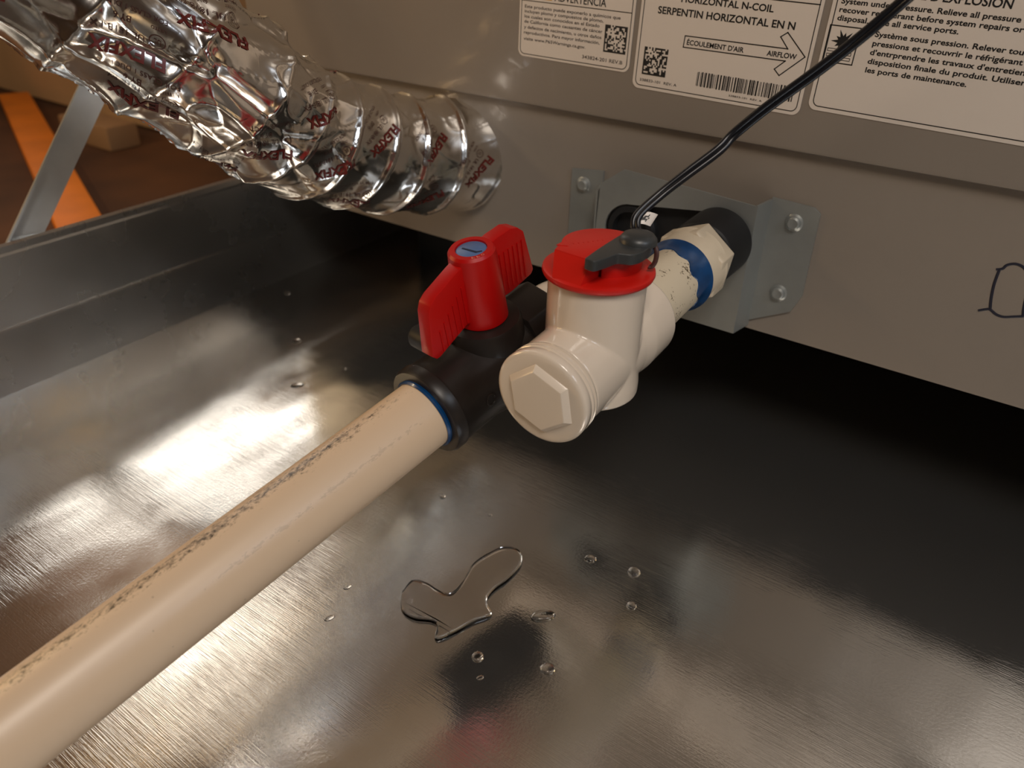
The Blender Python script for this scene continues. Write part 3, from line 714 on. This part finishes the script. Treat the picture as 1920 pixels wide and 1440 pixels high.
def drad(s, th):
    ph = s / .026 + th / (2 * PI); f = ph - math.floor(ph)
    rib = math.exp(-((min(f, 1 - f)) / .07) ** 2)
    big = max(0, min(1, (s - .10) / .06))
    q = V((math.cos(th) * 1.0, math.sin(th) * 1.0, s / .032))
    q = q * 1.0
    def pw(qq, lim):
        d = noise.voronoi(qq, distance_metric='DISTANCE')[0]; e = d[1] - d[0]; x = min(1, e / lim); return x * (2 - x)   # flat facets, soft creases
    st = V((q.x * 1.25, q.y * 1.25, q.z * .75 + .35 * math.sin(th)))
    n1 = noise.noise(q * 1.1 + V((9, 2, 4))); n2 = noise.noise(st * 2.0 + V((1, 8, 3)))
    k1 = noise.noise(st * 1.5 + V((5, 5, 5))); crease = max(0, 1 - abs(k1) / .10)
    k2 = noise.noise(V((th * 1.6 + s * 24, s * 16, 3.3))); cr2 = max(0, 1 - abs(k2) / .07)
    r = .0308 + .0013 * rib - .0014 * math.sin(PI * f) ** 2
    r += (.0003 + .0020 * big) * (pw(st * 1.05 + V((3, 1, 2)), .45) - .6)
    r += (.0006 + .0012 * big) * n1 + (.0004 + .0006 * big) * n2
    r += (.0003 + .0007 * big) * crease * crease + (.0003 + .0004 * big) * cr2 * cr2
    if s > .20: r += min(1, (s - .20) / .05) * .004
    return r
def dsurf(s, th, off=0, fr=None):
    c, n, b = fr or dframe(s); r = drad(s, th) + off
    return c + (n * math.cos(th) + b * math.sin(th)) * r
duct = empty('foil_duct', (-.2765, .0, .053))
tag(duct, 'crinkled silver foil flexible duct with dark red lettering, curving into the cabinet', 'duct')
bm = bmesh.new(); ns, nt = 560, 210; prev = None
for i in range(ns + 1):
    s = SS[-1] * i / ns; fr = dframe(s)
    row = [bm.verts.new(dsurf(s, 2 * PI * k / nt - PI, 0, fr)) for k in range(nt)]
    if prev:
        for k in range(nt): bm.faces.new((prev[k], prev[(k + 1) % nt], row[(k + 1) % nt], row[k]))
    prev = row
sleeve = part('foil_sleeve', bm, M_foil, duct, sharp=80)
def duct_text(lines, s0, th0, deg, sc=1.0):
    a = math.radians(deg); ca, sa = math.cos(a), math.sin(a)
    for bm_, txt, u0, v0, wd, h, bold in lines:
        b = bmesh.new(); add_text(b, txt, (u0 * sc, v0 * sc), ((u0 + wd) * sc, v0 * sc), h * sc, lambda p: V((p[0], p[1], 0)), bold)
        bmesh.ops.triangulate(b, faces=b.faces[:])
        for _ in range(3):
            es = [e for e in b.edges if e.calc_length() > .0012]
            if not es: break
            bmesh.ops.subdivide_edges(b, edges=es, cuts=1); bmesh.ops.triangulate(b, faces=b.faces[:])
        for v in b.verts:
            u, w_ = v.co.x, v.co.y; s = s0 + u * ca - w_ * sa; th = th0 - (u * sa + w_ * ca) / .032
            v.co = dsurf(max(0.001, min(s, SS[-1] - .001)), th, .00035)
        me = bpy.data.meshes.new('x'); b.to_mesh(me); b.free(); bm_.from_mesh(me); bpy.data.meshes.remove(me)
def ring_uv(bm_, s0, th0, r, a, cu, cv):
    ca, sa = math.cos(a), math.sin(a); vs = []
    for k in range(28):
        t = 2 * PI * k / 28; row = []
        for rr in (r, r - .00026):
            u, w_ = cu + rr * math.cos(t), cv + rr * math.sin(t)
            row.append(bm_.verts.new(dsurf(s0 + u * ca - w_ * sa, th0 - (u * sa + w_ * ca) / .032, .00035)))
        vs.append(row)
    for k in range(28):
        A, B = vs[k], vs[(k + 1) % 28]; bm_.faces.new((A[0], B[0], B[1], A[1]))
def stamp(s0, th0, deg, sc=1.0, m=None):
    b1, b2 = bmesh.new(), bmesh.new()
    duct_text([(b1, 'FLEXFIX', 0, 0, .0215, .0045, .03)], s0, th0, deg, sc)
    duct_text([(b2, 'UL 181B-FX', .0062, -.0052, .0150, .0023, .004), (b2, 'BY 6', .0105, -.0098, .0050, .0022, .0), (b2, 'LISTED', .0006, -.0098, .0042, .0011, .004),
               (b2, 'FOR CLASS 1 DUCT', .0004, -.0132, .0190, .0017, .0), (b2, 'UL', .0017, -.0058, .0020, .0018, .004)], s0, th0, deg, sc)
    ring_uv(b2, s0, th0, .0023 * sc, math.radians(deg), .0027 * sc, -.0050 * sc)
    for nm, b, mm in (('brand_lettering', b1, m or M_print), ('small_lettering', b2, M_print2 if m is None else m)):
        me = bpy.data.meshes.new(nm); b.to_mesh(me); b.free()
        o = link(nm, me, mm, None, True); o.parent = sleeve
STAMPS = [(.1940, -1.93, 19), (.1830, -2.47, 20), (.1790, -1.08, 24), (.1440, -2.00, 34), (.1300, -1.03, 46), (.0860, -1.02, 50), (.0850, -2.33, 28), (.0450, -.98, 48),
          (.0430, -2.0, 40), (.2400, -1.5, 18), (.2350, -2.2, 18), (.1500, -2.85, 30), (.1100, -1.70, 40), (.0150, -1.4, 48), (.2200, .2, 30), (.1500, .3, 30), (.0900, .4, 30), (.1500, 1.6, 30)]
for k, st in enumerate(STAMPS): stamp(*st)

# ------------------------------------------------------------------ water
def puddle(name, outline, h, label, cat, group=None):
    P = catmull([(a, b, 0) for a, b in outline] + [(outline[0][0], outline[0][1], 0)], 6)[:-1]
    c = sum(P, V((0, 0, 0))) / len(P); bm = bmesh.new(); n = len(P)
    # inward offset rings give a rounded rim
    nr = []
    for k in range(n):
        t = (P[(k + 1) % n] - P[k - 1]).normalized(); nr.append(V((-t.y, t.x, 0)))
    area2 = sum(P[k].x * P[(k + 1) % n].y - P[(k + 1) % n].x * P[k].y for k in range(n))
    sgn = 1 if area2 > 0 else -1
    rings = []
    for off, z in ((0, -.0004), (0, .00005), (.0002, .5 * h), (.0005, .80 * h), (.0009, .97 * h), (.0012, h)):
        rings.append([bm.verts.new((P[k] + nr[k] * sgn * off) + V((0, 0, PANZ + .0003 + z))) for k in range(n)])
    for A, B in zip(rings, rings[1:]):
        for k in range(n): bm.faces.new((A[k], A[(k + 1) % n], B[(k + 1) % n], B[k]))
    tris = tessellate_polygon([[v.co.copy() for v in rings[1]]])
    for t in tris:
        for rg in (rings[-1], rings[0]):
            try: bm.faces.new([rg[i] for i in t])
            except ValueError: pass
    me_name = name; o = obj(me_name, bm, M_water, None, True, 60); return tag(o, label, cat, group)
PUD = [(-.1659, -.1816), (-.1666, -.1734), (-.1600, -.1710), (-.1540, -.1712), (-.1490, -.1700), (-.1485, -.1640), (-.1500, -.1570), (-.1514, -.15), (-.1497, -.1411), (-.1461, -.1333), (-.1388, -.1318), (-.1335, -.1385), (-.1330, -.1493), (-.1344, -.1573), (-.1335, -.1640), (-.1275, -.1687), (-.1311, -.1766), (-.1340, -.1850), (-.1367, -.1907), (-.1392, -.1914), (-.1425, -.1860), (-.1460, -.1862), (-.1522, -.1893), (-.1593, -.1885)]
puddle('water_puddle', PUD, .0016, 'irregular clear water puddle in the middle of the pan', 'puddle')
DR = [(-.1915, -.1226, .0016, 1, 'small dark droplet on the bright patch right of the ivory pipe'), (-.1648, -.1193, .0009, 1, 'tiny droplet just below the white plug, above the puddle'),
      (-.1110, -.1163, .0022, 1.3, 'oval droplet, leftmost of the three right of the puddle'), (-.0913, -.1120, .0028, 1, 'ring-like droplet, topmost right of the puddle'),
      (-.0833, -.1298, .0022, 1, 'small round droplet, lowest of three right of the puddle'), (-.1105, -.1563, .0028, 1.9, 'long thin droplet beside the right end of the puddle'),
      (-.1201, -.1881, .0024, 1, 'round droplet directly below the puddle'), (-.0950, -.1768, .0026, 1.2, 'lumpy double droplet right of the round one below the puddle'),
      (-.1137, -.1951, .0010, 1.6, 'tiny droplet at the edge of the dark reflection below the puddle'), (-.1805, -.2086, .0012, 2, 'small bright sliver droplet left of the puddle'),
      (-.1866, -.1923, .0010, 2, 'tiny droplet left of the puddle, close to the pipe'), (-.3690, -.0579, .0024, 1.2, 'round droplet behind the red handle, farther back in the pan'),
      (-.3271, -.0952, .0022, 1.8, 'elongated droplet behind the pipe, left of the black valve'), (-.3176, -.0647, .0012, 1, 'tiny droplet left of the valve lug'),
      (-.4300, -.0130, .0020, 1.3, 'faint droplet farthest back beside the pan side')]
for x, y, r, st, lb in DR:
    bm = bmesh.new(); n = 28; rnd = random.Random(int(x * 1e5)); ang = rnd.uniform(.2, .9) + (0.6 if st > 1.5 else 0)
    rings = []; zz = pan_z(x, y)
    for rr, z in ((1, -.0001), (1, .00004), (.93, .22), (.75, .36), (.45, .46), (.15, .50)):
        h = z if abs(z) < .001 else z * r * 1.25
        rings.append([bm.verts.new((x + math.cos(ang) * r * rr * st * math.cos(t) - math.sin(ang) * r * rr * math.sin(t), y + math.sin(ang) * r * rr * st * math.cos(t) + math.cos(ang) * r * rr * math.sin(t), zz + h)) for t in [2 * PI * k / n for k in range(n)]])
    for A, B in zip(rings, rings[1:]):
        for k in range(n): bm.faces.new((A[k], A[(k + 1) % n], B[(k + 1) % n], B[k]))
    bm.faces.new(rings[0][::-1]); bm.faces.new(rings[-1])
    tag(obj('water_droplet', bm, M_water), lb, 'droplet', 'water droplets on the pan')

# ------------------------------------------------------------------ beyond the pan
bm = bmesh.new()   # L-section galvanised strap standing at the pan rim
s0, s1 = V((-.462, -.174, .008)), V((-.452, -.098, .105))
sd = V((.35, .93, 0)).normalized(); wd = .0185
ax_ = (s1 - s0).normalized(); nrm = ax_.cross(sd).normalized()
for (o0, dirv, w_) in ((V((0, 0, 0)), sd, wd), (V((0, 0, 0)), -nrm, .006)):
    th = nrm if dirv is sd else sd
    ps = [s0 - ax_ * .02, s0 - ax_ * .02 + dirv * w_, s1 + ax_ * .10 + dirv * w_, s1 + ax_ * .10]
    A = [bm.verts.new(p) for p in ps]; B = [bm.verts.new(p + th * .0014) for p in ps]
    bm.faces.new(A[::-1]); bm.faces.new(B)
    for k in range(4): bm.faces.new((A[k], A[(k + 1) % 4], B[(k + 1) % 4], B[k]))
tag(obj('metal_strap', bm, M_strap, None, False), 'slanted galvanised metal strap standing at the pan rim below the duct', 'strap')

def slab(name, p0, p1, wvec, tvec, m, label, cat):
    bm = bmesh.new(); p0, p1, wv, tv = V(p0), V(p1), V(wvec), V(tvec)
    ps = [p0, p0 + wv, p1 + wv, p1]; A = [bm.verts.new(p) for p in ps]; B = [bm.verts.new(p + tv) for p in ps]
    bm.faces.new(A[::-1]); bm.faces.new(B)
    for k in range(4): bm.faces.new((A[k], A[(k + 1) % 4], B[(k + 1) % 4], B[k]))
    bevel(bm, .003, 2)
    return tag(obj(name, bm, m), label, cat)
for (x0, z0, x1, z1), lb in (((-1.475, .005, -1.435, .095), 'tall white paper strip, leftmost on the front of the cardboard box'), ((-1.345, .045, -1.305, .085), 'short white paper patch on the cardboard box, right of the tall strip')):
    bm = bmesh.new(); add_box(bm, (x0, .2985, z0), (x1, .2995, z1)); tag(obj('paper_strip', bm, M_paper), lb, 'paper', 'paper strips on the box')
bm = bmesh.new(); add_box(bm, (-1.15, .200, -.12), (-1.03, .245, -.088)); bevel(bm, .004); tag(obj('small_carton', bm, M_card2), 'small blurred beige carton on the attic floor right of the metal strap', 'carton')
slab('wooden_plank', (-1.42, .246, -.12), (-.68, -.046, -.12), (.016, .041, 0), (0, 0, .016), M_orange, 'blurred orange-brown wooden plank on the attic floor behind the metal strap', 'plank')
bm = bmesh.new(); add_box(bm, (-2.0, .300, -.118), (-.93, .62, .42)); bevel(bm, .004); box = obj('cardboard_box', bm, M_card)
bm = bmesh.new(); add_box(bm, (-.92, .655, -.12), (-.25, .675, .75)); bevel(bm, .002)  # added board behind the unit, gives the pan an orange-brown reflection
tag(obj('reflection_backdrop', bm, M_sheet), 'added upright orange-brown plywood sheet far behind the duct and cabinet corner', 'backdrop')
tag(box, 'blurred brown cardboard box with white paper marks, behind the duct', 'box')
